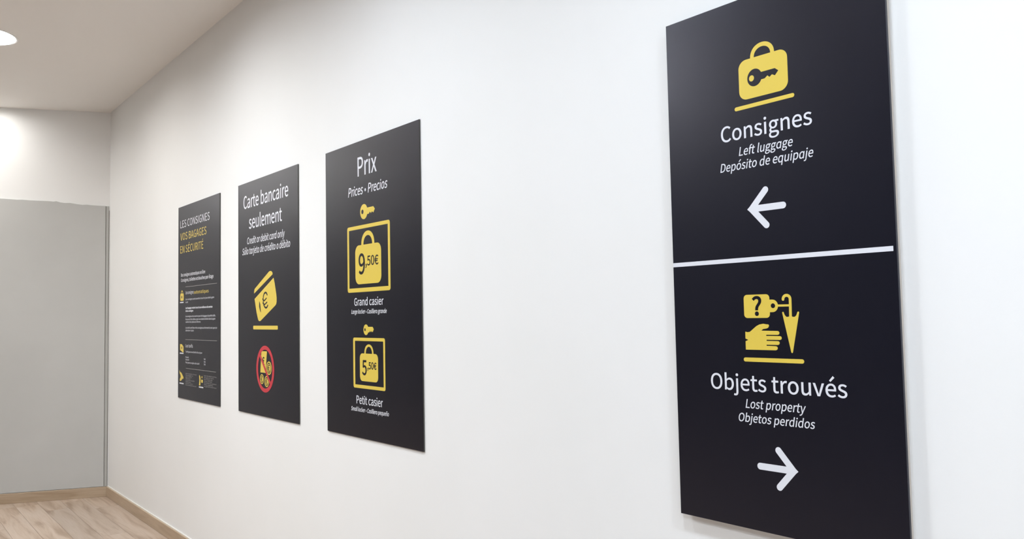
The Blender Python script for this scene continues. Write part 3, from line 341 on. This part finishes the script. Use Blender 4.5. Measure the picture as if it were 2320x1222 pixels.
class Print:
    """one flat printed piece on a board: several fills (each with its holes) welded into one mesh"""
    def __init__(s, board, name, m, label=None, res=4, lvl=0):
        s.b, s.name, s.m, s.label, s.res, s.lvl, s.mes = board, name, m, label, res, lvl, []
    def fill(s, splines, offset=0.0):
        cu = bpy.data.curves.new('print', 'CURVE'); cu.dimensions = '2D'; cu.fill_mode = 'BOTH'; cu.resolution_u = s.res
        cu.extrude = .12; cu.offset = offset
        for k, p in splines: (bez if k == 'b' else pol)(cu, p)
        o = bpy.data.objects.new('print', cu); COL.objects.link(o)
        me = bpy.data.meshes.new_from_object(o.evaluated_get(bpy.context.evaluated_depsgraph_get()))
        bpy.data.objects.remove(o); bpy.data.curves.remove(cu); s.mes.append(me); return s
    def polys(s, *ps): return s.fill([('p', p) for p in ps])
    def text(s, txt, x0, x1, y, cap, italic=False, bold=0.0, track=0.0):
        k = cap / 660; pen = 0; items = []; lo = 1e9; hi = -1e9
        for ch in txt:
            if ch == '•':
                items.append((pen, None)); lo = min(lo, pen + 70); hi = max(hi, pen + 290); pen += 360 + track; continue
            g = ITA.get(ch, GLY[ch]) if italic else GLY[ch]
            if g[1]:
                xs = [v for sp in g[1] for v in sp[2::6]]
                lo = min(lo, pen + min(xs)); hi = max(hi, pen + max(xs)); items.append((pen, g[1]))
            pen += g[0] + track
        sh = .18 if italic else 0.0
        if x1 is None: sx = k
        else: sx = (x1 - x0 - bold * 2) / (hi - lo)
        sp = []
        bw = bold / k
        for pen, g in items:
            if g is None:
                sp.append(('p', [(x0 + (pen + 180 - lo) * sx + 0 + px * sx + sh * k * 250, y + (250 + py) * k) for px, py in circ(0, 0, 110, n=16)])); continue
            for a in g:
                sp.append(('p', [(x0 + bold + (pen + px - lo) * sx + sh * py * k, y + py * k) for px, py in embolden(flatten(a, s.res), bw)]))
        s.xend = x0 + (hi - lo) * sx
        return s.fill(sp)
    def done(s, parent=None):
        bm = bmesh.new()
        for i, me in enumerate(s.mes):
            n0 = len(bm.verts); bm.from_mesh(me); bm.verts.ensure_lookup_table()
            for v in bm.verts[n0:]: v.co.z += (i % 4) * .03
        for v in bm.verts: v.co = Vector((v.co.x / 1000, v.co.y / 1000, (v.co.z + s.lvl) / 1000))
        me = bpy.data.meshes.new(s.name); bm.to_mesh(me); bm.free()
        for x in s.mes: bpy.data.meshes.remove(x)
        o = link(s.name, me, parent or s.b, s.m)
        if s.label: o['label'] = s.label
        s.o = o; return o

def board(x0, w, h, z0, thick, label, cat='sign', group=None, z_back=None):
    """sign on the wall: Empty at the lower left corner of its front face, local z pointing off the wall"""
    t = bpy.data.objects.new('wall_sign', None); COL.objects.link(t)
    t.location = (x0, -thick, z0); t.rotation_euler = (PI / 2, 0, 0)
    tag(t, label, cat, group)
    return t
# ------------------------------------------------------------------ pictograms
def body_splines(x0, y0, x1, y1, r): return ('p', rrect(x0, y0, x1, y1, r, 9))
def arch(xl, xr, ybase, ytop, wl, wt):      # bag handle, half ring standing on ybase
    cx = (xl + xr) / 2; rx = (xr - xl) / 2; n = 24; hy = ytop - ybase
    out = [(cx + rx * math.cos(a), ybase + hy * abs(math.sin(a)) ** .85) for a in [PI * i / n for i in range(n + 1)]]
    inn = [(cx + (rx - wl) * math.cos(a), ybase + (hy - wt) * abs(math.sin(a)) ** .85) for a in [PI * i / n for i in range(n, -1, -1)]]
    return out + inn
def key_splines(cx, cy, rx, ry, x_end, top, bot, hx, hy, hrx, hry):
    """bow plus bitted shaft as one outline, and the hole"""
    n = 40; a_t = math.asin((top - cy) / ry * .999); a_b = math.asin((bot - cy) / ry * .999)
    pts = [(cx + rx * math.cos(a_t + (2 * PI + a_b - a_t) * i / n), cy + ry * math.sin(a_t + (2 * PI + a_b - a_t) * i / n)) for i in range(n + 1)]
    xs = cx + rx * math.cos(a_b); L = x_end - xs; mid = (top + bot) / 2
    tooth = [(.10, bot), (.22, bot + (top - bot) * .02), (.36, bot + (top - bot) * .30), (.49, bot + (top - bot) * .02), (.63, bot + (top - bot) * .28), (.80, bot + (top - bot) * .04)]
    pts += [(xs + L * a, b) for a, b in tooth] + [(x_end, mid + (top - bot) * .08), (xs + L * .80, top)]
    return [('p', pts), ('p', circ(hx, hy, hrx, hry, 24))]

# ================================================================== SIGN A: the big near sign (directions)
Z0 = .911
XB = [-5.238, -4.204, -3.1678]
big = board(-1.2556, .546, 1.2, Z0 - .004, .0225, 'tall navy sign nearest the viewer, halved by a white line, with two white arrows', 'sign')
BW, BHH = 546, 1206
def face(parent, w, h, t, m, name='face_panel', label=None, z1=0.0, bev=.0006, inset=0.0):
    o = box(name, inset, w - inset, inset, h - inset, -t, z1, m, parent, bev)
    if label: o['label'] = label
    return o
face(big, .546, 1.2, .0075, M['face'])
face(big, .546, 1.2, .0225, M['core'], 'backing_board', 'beige board core behind the navy face', z1=-.0078, inset=.0035)
P = Print
P(big, 'dividing_line', M['white']).polys([(0.3, 596), (539.5, 597), (539.5, 607), (.3, 606)]).done()
# upper half
p = P(big, 'luggage_pictogram', M['yellow'], 'yellow bag with a key cut out, over a yellow line')
p.fill([body_splines(206.5, 964.8, 330, 1056, 20)] + key_splines(247.5, 1010, 18.8, 19.8, 307.6, 1018.4, 1001.6, 239.8, 1009.7, 6.4, 6.9))
p.polys(arch(238, 299, 1054, 1085.5, 9.4, 9.6)); p.polys(capsule(197, 948, 339, 949, 4.5)); p.done()
P(big, 'heading_lettering', M['white'], res=6).text('Consignes', 152.8, 381.7, 877.8, 35.6, bold=.35).done()
P(big, 'translation_lettering', M['white'], 'slanted English line').text('Left luggage', 199.4, 335.9 - 2, 839.5, 19.6, True, .22).done()
P(big, 'translation_lettering', M['white'], 'slanted Spanish line').text('Depósito de equipaje', 147.7, 382.3 - 2, 808.4, 19.7, True, .22).done()
def arrow(name, tip, ta, ba, tail, r, lab):
    sgn = 1 if tip[0] < tail[0] else -1
    p = P(big, name, M['white'], lab)
    # chevron: sharp outer tip, round arm ends
    def side(a):
        d = Vector((a[0] - tip[0], a[1] - tip[1])); return d
    outs = []
    for a in (ta, ba):
        ax = tip[0] + sgn * r * 1.52; ay = tip[1]
        L = capsule(ax, ay, a[0], a[1], r, True)
        outs.append(L)
    p.polys(outs[0]); p.polys(outs[1])
    p.polys(capsule(tip[0] + sgn * r * 1.3, tip[1], tail[0], tail[1], r, True))
    # solid tip joining the two arms
    def off(a, s):
        ax, ay = tip[0] + sgn * r * 1.52, tip[1]
        d = math.atan2(a[1] - ay, a[0] - ax); return (ax + r * math.cos(d + s * PI / 2), ay + r * math.sin(d + s * PI / 2))
    q = [tip, off(ta, sgn), (tip[0] + sgn * r * 3.2, tip[1] + r * .6), (tip[0] + sgn * r * 3.2, tip[1] - r * .6), off(ba, -sgn)]
    p.polys(q); p.done()
arrow('arrow_symbol', (216.2, 714.3), (264, 753.1 + .4), (264, 675), (310.8 - 4.6, 714.3), 7.4, 'white arrow pointing left')
# lower half
p = P(big, 'lost_property_pictogram', M['yellow'], 'yellow tag, umbrella and hand over a yellow line')
tagpts = rrect(198.3, 469.8, 264, 522, 8.5, 9)
qk = GLY['?'][1]
def q_glyph(x0, x1, y0, cap, bold):
    xs = [v for sp in qk for v in sp[2::6]]; lo, hi = min(xs), max(xs); sx = (x1 - x0) / (hi - lo); k = cap / 672
    return [('p', [(x0 + (px - lo) * sx, y0 + py * k) for px, py in embolden(flatten(a, 6), bold)]) for a in qk]
# tag outline with its tab in one shape
tb = rrect(198.3, 469.8, 264, 522, 8.5, 9)
k = len(tb) // 4
outline = [(x, y) for x, y in tb[:k]] + tb[k:2 * k] + tb[2 * k:3 * k] + tb[3 * k:]
right = [(264, 482.2), (271, 482.2)] + circ(271, 496, 13.6, 13.8, n=16, a0=-PI / 2, a1=PI / 2, full=False) + [(264, 509.8)]
outline = outline + right
p.fill([('p', outline)] + [('p', circ(272.2, 496.2, 5.4, 5.3, 20))])
p.polys([(283.5, 493.9), (312, 493.9), (312, 498.7), (283.5, 498.7)])
hook = [(297.4, 509.6), (297.3, 511.5)] + circ(305.9, 510.2, 8.4, 7.9, n=13, a0=PI * .97, a1=0, full=False) + [(314.3, 500), (314.0, 485), (313.7, 468)]
p.polys(stroke(hook, 6.4))
can = [(294.0, 481.0), (294.8, 482.3), (296.6, 482.7), (298.0, 481.4), (299.2, 477.5), (301, 474.3), (303.4, 472), (306, 471.3), (309, 471.9), (311.5, 473), (315.9, 473), (318.4, 471.9), (321.4, 471.3), (324.5, 472),
       (327, 474.4), (328.8, 477.6), (330.0, 481.0), (331.3, 482.6), (333.3, 482.6), (334.5, 480.9), (316.2, 395.6), (315.2, 394.1), (313.6, 394.1), (312.4, 395.6)]
p.polys(can)
hand = [[199.5, 439.3], [205.4, 438.1], [211.3, 438.9], [218.4, 444.1], [228.4, 451.6], [236.2, 455.2], [245.9, 457.0], [253.4, 455.8], [258.6, 455.6], [260.6, 453.6], [260.2, 451], [258.4, 448.4], [254.5, 446.5], [245.4, 445.1], [240.8, 441.7],
        [281.7, 441.1], [284.6, 439.6], [285.7, 436.7], [284.5, 433.9], [281.3, 432.5], [252.8, 432.6], [252.7, 430.2], [286.7, 430.0], [289.8, 428.7], [290.9, 425.7], [289.5, 422.9], [286.4, 421.6], [253.3, 421.7], [253.2, 419.3], [281.6, 419.1], [284.4, 417.8], [285.4, 415.0],
        [284.1, 412.0], [280.9, 410.6], [252.8, 410.7], [252.7, 408.4], [276.6, 408.0], [279.3, 406.4], [280.3, 403.5], [278.7, 400.4], [275.3, 399], [199.4, 398.9], [199.4, 417.8], [206.8, 420.7], [199.4, 423.6]]
p.polys(hand); p.polys(capsule(197.5, 376.7, 337, 376.9, 4.6)); p.done()
P(big, 'question_mark', M['ink'], 'dark question mark on the yellow tag', res=6, lvl=.3).fill(q_glyph(221.5, 242.3, 476.2, 40.5, 22)).done()
P(big, 'heading_lettering', M['white'], res=6).text('Objets trouvés', 101.2, 433.8, 306.4, 35.6, bold=.35).done()
P(big, 'translation_lettering', M['white'], 'slanted English line').text('Lost property', 193.3, 342.5 - 4, 268.4, 19.4, True, .22).done()
P(big, 'translation_lettering', M['white'], 'slanted Spanish line').text('Objetos perdidos', 173.5 - 1, 361.7 - 3, 237.2, 18.6, True, .22).done()
arrow('arrow_symbol', (318, 143), (272.1, 182.3), (272.1, 103.6), (225.6, 142.7), 7.4, 'white arrow pointing right')

# ================================================================== the three far signs
def small_board(i, label):
    t = board(XB[i], .752, 1.2, Z0, .0055, label)
    face(t, .752, 1.2, .005, M['rim'], 'backing_board', 'thin dark board edge', z1=-.0006, bev=0)
    face(t, .752, 1.2, .0005, M['face'], 'face_panel', z1=0, bev=0)
    return t
# ---- prices
t = small_board(2, 'dark navy price sign with two yellow lockers, third from the left corner')
P(t, 'heading_lettering', M['white'], res=6).text('Prix', 287.1, 441.3, 1057, 77, bold=.7).done()
P(t, 'translation_lettering', M['white'], 'slanted English and Spanish line').text('Prices • Precios', 204.5, 524.6 - 6, 981, 37, True, .5).done()
def keyp(cx, cy, rx, ry, xe, top, bot, hx, hy, hrx, hry):
    P(t, 'key_pictogram', M['yellow'], 'small yellow key').fill(key_splines(cx, cy, rx, ry, xe, top, bot, hx, hy, hrx, hry)).done()
keyp(335.5, 907.8, 30, 30.5, 424, 921, 895, 324, 908, 9.5, 9.3)
keyp(343.5, 433, 20.3, 21.2, 405.6, 444.5, 422.5, 335.5, 433, 5.6, 6)
P(t, 'locker_pictogram', M['yellow'], 'large yellow locker outline').polys(rrect(193.8, 584.6, 537, 855.2, 11), [(208.6, 601.2), (521.4, 601.2), (521.4, 840.4), (208.6, 840.4)]).done()
p = P(t, 'luggage_pictogram', M['yellow'], 'yellow bag inside the large locker outline'); p.polys(rrect(261, 616.5, 469, 774.6, 30, 9)); p.polys(arch(312.3, 417.3, 772, 828.8, 17, 18.2)); p.done()
P(t, 'price_lettering', M['ink'], 'dark price on the larger bag', res=5, lvl=.3).text('9', 288.8, 340.7, 658, 80, bold=1.6).text(',50€', 345, 447.6, 689.5, 37.5, bold=.7).done()
P(t, 'heading_lettering', M['white']).text('Grand casier', 248.3, 482.6, 530.8, 30, bold=.4).done()
P(t, 'translation_lettering', M['white'], 'tiny slanted line').text('Large locker • Casillero grande', 223.3, 505, 498, 16.4, True, .3).done()
P(t, 'locker_pictogram', M['yellow'], 'small yellow locker outline').polys(rrect(236.2, 198.6, 490.7, 400.8, 9), [(251.3, 212), (477.3, 212), (477.3, 388), (251.3, 388)]).done()
p = P(t, 'luggage_pictogram', M['yellow'], 'yellow bag inside the small locker outline'); p.polys(rrect(291, 228, 436.1, 338.3, 20, 9)); p.polys(arch(328.3, 401.5, 336, 375.2, 11.5, 9.5)); p.done()
P(t, 'price_lettering', M['ink'], 'dark price on the smaller bag', res=5, lvl=.3).text('5', 309.8, 346.5, 253.8, 57, bold=1.4).text(',50€', 352, 424, 278, 26.5, bold=.7).done()
P(t, 'heading_lettering', M['white']).text('Petit casier', 260, 469.1, 136, 31.5, bold=.4).done()
P(t, 'translation_lettering', M['white'], 'tiny slanted line').text('Small locker • Casillero pequeño', 213.7, 512.6, 105, 16, True, .3).done()

# ---- card only
t = small_board(1, 'dark sign with a yellow bank card and red prohibition ring, second from the corner')
P(t, 'heading_lettering', M['white'], 'first heading line', res=5).text('Carte bancaire', 76.8, 643.8, 1064.9, 66, bold=.6).done()
P(t, 'heading_lettering', M['white'], 'second heading line', res=5).text('seulement', 152.7, 569.2, 954, 66, bold=.6).done()
P(t, 'translation_lettering', M['white'], 'slanted English line').text('Credit or debit card only', 124.9, 598, 875, 33.5, True, .4).done()
P(t, 'translation_lettering', M['white'], 'slanted Spanish line').text('Sólo tarjeta de crédito o débito', 57.6, 661, 822, 33.5, True, .4).done()
p = P(t, 'card_pictogram', M['yellow'], 'tilted yellow bank card over a yellow line')
p.polys([[219.5, 614.1], [221, 628], [227, 637.0], [241.0, 643.8], [411.4, 717.0], [425.7, 719.4], [443, 717.1], [454, 710], [456.1, 701.6]])
p.polys([[225.5, 586.2], [467.9, 684], [481.7, 653.8], [498.8, 605.4], [504.2, 582.9], [503.4, 566.1], [498.4, 555.0], [488.0, 548.2], [304.4, 474.6], [291.7, 472.3], [278.3, 475.3], [270.8, 481.6], [252.0, 515.8]])
p.polys(rrect(207, 430.8, 516, 449.6, 5)); p.done()
p = P(t, 'euro_symbol', M['ink'], 'dark euro sign on the yellow card', res=5, lvl=.3)
p.polys(stroke([(388, 603), (380, 612), (366, 615), (351, 610), (341, 598), (338, 584), (340, 566), (346, 553), (357, 543), (371, 538.5), (385, 541), (396, 550)], 9))
p.polys(stroke([(330, 583), (352, 574), (378, 586)], 7)); p.polys(stroke([(334, 563), (356, 555), (386, 566)], 7))
p.polys([(288.4, 574), (300, 560), (309, 515), (298, 524), (286, 545)]); p.done()
P(t, 'banknote_pictogram', M['yellow'], 'yellow banknote behind the red slash').polys([(312.6, 322.4), (382.5, 322.8), (365.6, 215.9), (298.3, 215.7)]).done()
def coin(cx, cy, r, w):
    o = P(t, 'coin_pictogram', M['yellow'], 'yellow coin with a dark euro sign').polys(circ(cx, cy, r), circ(cx, cy, r - w), circ(cx, cy, r - w * 1.9)).done()
    q = P(t, 'euro_symbol', M['ink'], None, lvl=.3)
    k = r / 34
    q.polys(stroke([(cx + 10 * k, cy + 13 * k), (cx + 2 * k, cy + 17 * k), (cx - 9 * k, cy + 11 * k), (cx - 12 * k, cy), (cx - 9 * k, cy - 11 * k), (cx + 2 * k, cy - 17 * k), (cx + 10 * k, cy - 13 * k)], 5 * k))
    q.polys(stroke([(cx - 17 * k, cy + 4 * k), (cx + 5 * k, cy + 4 * k)], 4 * k)); q.polys(stroke([(cx - 17 * k, cy - 4 * k), (cx + 4 * k, cy - 4 * k)], 4 * k)); q.done(o)
coin(407, 241, 33, 6); coin(318, 183, 24.5, 4.5); coin(378.4, 174.3, 27.3, 5)
q = P(t, 'euro_symbol', M['ink'], 'dark euro sign on the yellow banknote', lvl=.3); q.text('€', 322, 352, 252, 42, bold=1.2); q.done()
p = P(t, 'prohibition_symbol', M['red'], 'red ring with a diagonal slash', lvl=.6)
p.polys(circ(360.3, 234.8, 112, 115.5, 64), circ(360.3, 234.8, 90, 96, 64))
p.polys([(284, 303), (296, 313), (437, 166), (425, 156)]); p.done()

# ---- information sign, small print
t = small_board(0, 'dark information sign covered in small print, beside the left corner')
def line(txt, x0, x1, y, cap, m='white', ital=False, bold=0.0, name='small_print', lab=None): P(t, name, M[m], lab, res=2).text(txt, x0, x1, y, cap, ital, bold).done()
line('LES CONSIGNES', 40.3, 583.3, 1065.3, 46, bold=-.1, name='heading_lettering', lab='white heading line')
line('VOS BAGAGES', 40.9, 527.9, 986, 46, 'yellow', bold=-.1, name='heading_lettering', lab='yellow heading line')
line('EN SÉCURITÉ', 41.4, 473.3, 905.2, 46, 'yellow', bold=-.1, name='heading_lettering', lab='lower yellow heading line')
line('Des consignes automatiques en libre', 55.8, 507, 757.8, 20, bold=.3)
line('Consignes, toilettes et douches par étage', 56, 647.8, 724.7, 20, bold=.3)
def rule(y, x0=145, x1=706): P(t, 'rule_line', M['grey']).polys([(x0, y - 1.3), (x1, y - 1.3), (x1, y + 1.3), (x0, y + 1.3)]).done()
rule(690.5); rule(365); rule(188.5, 158, 690)
line('Les consignes', 147.9, 299, 645, 20, name='heading_lettering', lab='white part of a small heading'); line('automatiques', 306, 567, 643, 20, 'yellow', name='heading_lettering', lab='yellow part of a small heading')
line('Les consignes sont ouvertes tous les jours de la gare', 148.2, 658.9, 608, 10.5)
line('au soir', 148.3, 194, 591, 10)
line('Les bagages restent sous la surveillance du service', 148.5, 631.3, 554.3, 10.5, bold=.5)
line('de la consigne', 148.6, 292.6, 536.2, 10.5, bold=.5)
line('La consigne est un service pour les bagages de petite taille,', 148.8, 682.6, 503.2, 10.5)
line('les sacs et les valises, pour une durée limitée dans la gare', 148.9, 678.7, 485, 10.5)
line('selon les places libres', 149, 426.7, 468.6, 10.5)
line('Les tarifs sont fixes et les consignes se ferment le soir apres le', 149.2, 705.9, 433, 10.5)
line('dernier train', 149.3, 302, 415.8, 10.5)
line('Les tarifs', 149.9, 284.8, 317.5, 19, name='heading_lettering', lab='small white heading')
line('Tarif pour une durée de un jour', 150.1, 456.7, 285.5, 10.5)
line('Petit', 150.3, 209.4, 252, 9); line('Grand', 150.4, 214, 237.8, 9); line('Par jour en plus du tarif', 150.5, 406.3, 219.6, 10)
for y in (250.5, 234.5, 220): line('5€', 486, 514.8, y, 9)
A = ['pour les bagages et les sacs', 'du voyage en', 'gare de la', 'ville et en', 'service libre au public', 'tous les jours', 'et les soirs', 'de la semaine au soir']
wA = [355, 290, 265, 240, 320, 250, 285, 354]
for i, (s_, x_) in enumerate(zip(A, wA)): line(s_, 151, x_, 154 - i * 10, 6.8, 'grey')
B = ['pour les objets perdus', 'en gare et dans', 'les trains du', 'jour, il faut', 'se rendre au service', 'des objets', 'au guichet ouvert tous']
wB = [698, 655, 630, 625, 697, 640, 698]
for i, (s_, x_) in enumerate(zip(B, wB)): line(s_, 490.5, x_, 156 - i * 10.2, 6.8, 'grey')
def icon(name, lab, *ps, holes=(), ul=None):
    p = P(t, name, M['yellow'], lab)
    for q in ps: p.polys(*q)
    p.done()
    if ul: P(t, 'rule_line', M['white']).polys(rrect(ul[0], ul[1] - 3.5, ul[2], ul[1] + 3.5, 2)).done()
icon('luggage_pictogram', 'small yellow bag', [rrect(42, 606, 110, 652, 11), circ(72, 629, 9, n=16)], [arch(57, 95, 651, 671, 6, 6)], ul=(37, 596, 107))
icon('ticket_pictogram', 'small yellow ticket', [[(40, 335), (75, 335), (108, 320), (109, 286), (96, 284), (40, 299)], circ(73, 312, 8, n=12)], ul=(36, 278.5, 108))
icon('hand_pictogram', 'small yellow hand', [[(27, 173), (45, 160), (66, 158), (92, 142), (110, 131), (104, 120), (88, 122), (70, 110), (40, 104), (36, 116), (56, 130), (50, 142), (34, 152)]], ul=(31, 91.5, 112))
icon('umbrella_pictogram', 'small yellow umbrella and case', [[(402, 152), (410, 160), (420, 152), (428, 142), (424, 98), (400, 98), (408, 126)]], [rrect(440, 116, 468, 134, 4)], [circ(453, 148, 7, n=14)], ul=(399, 88.5, 476))
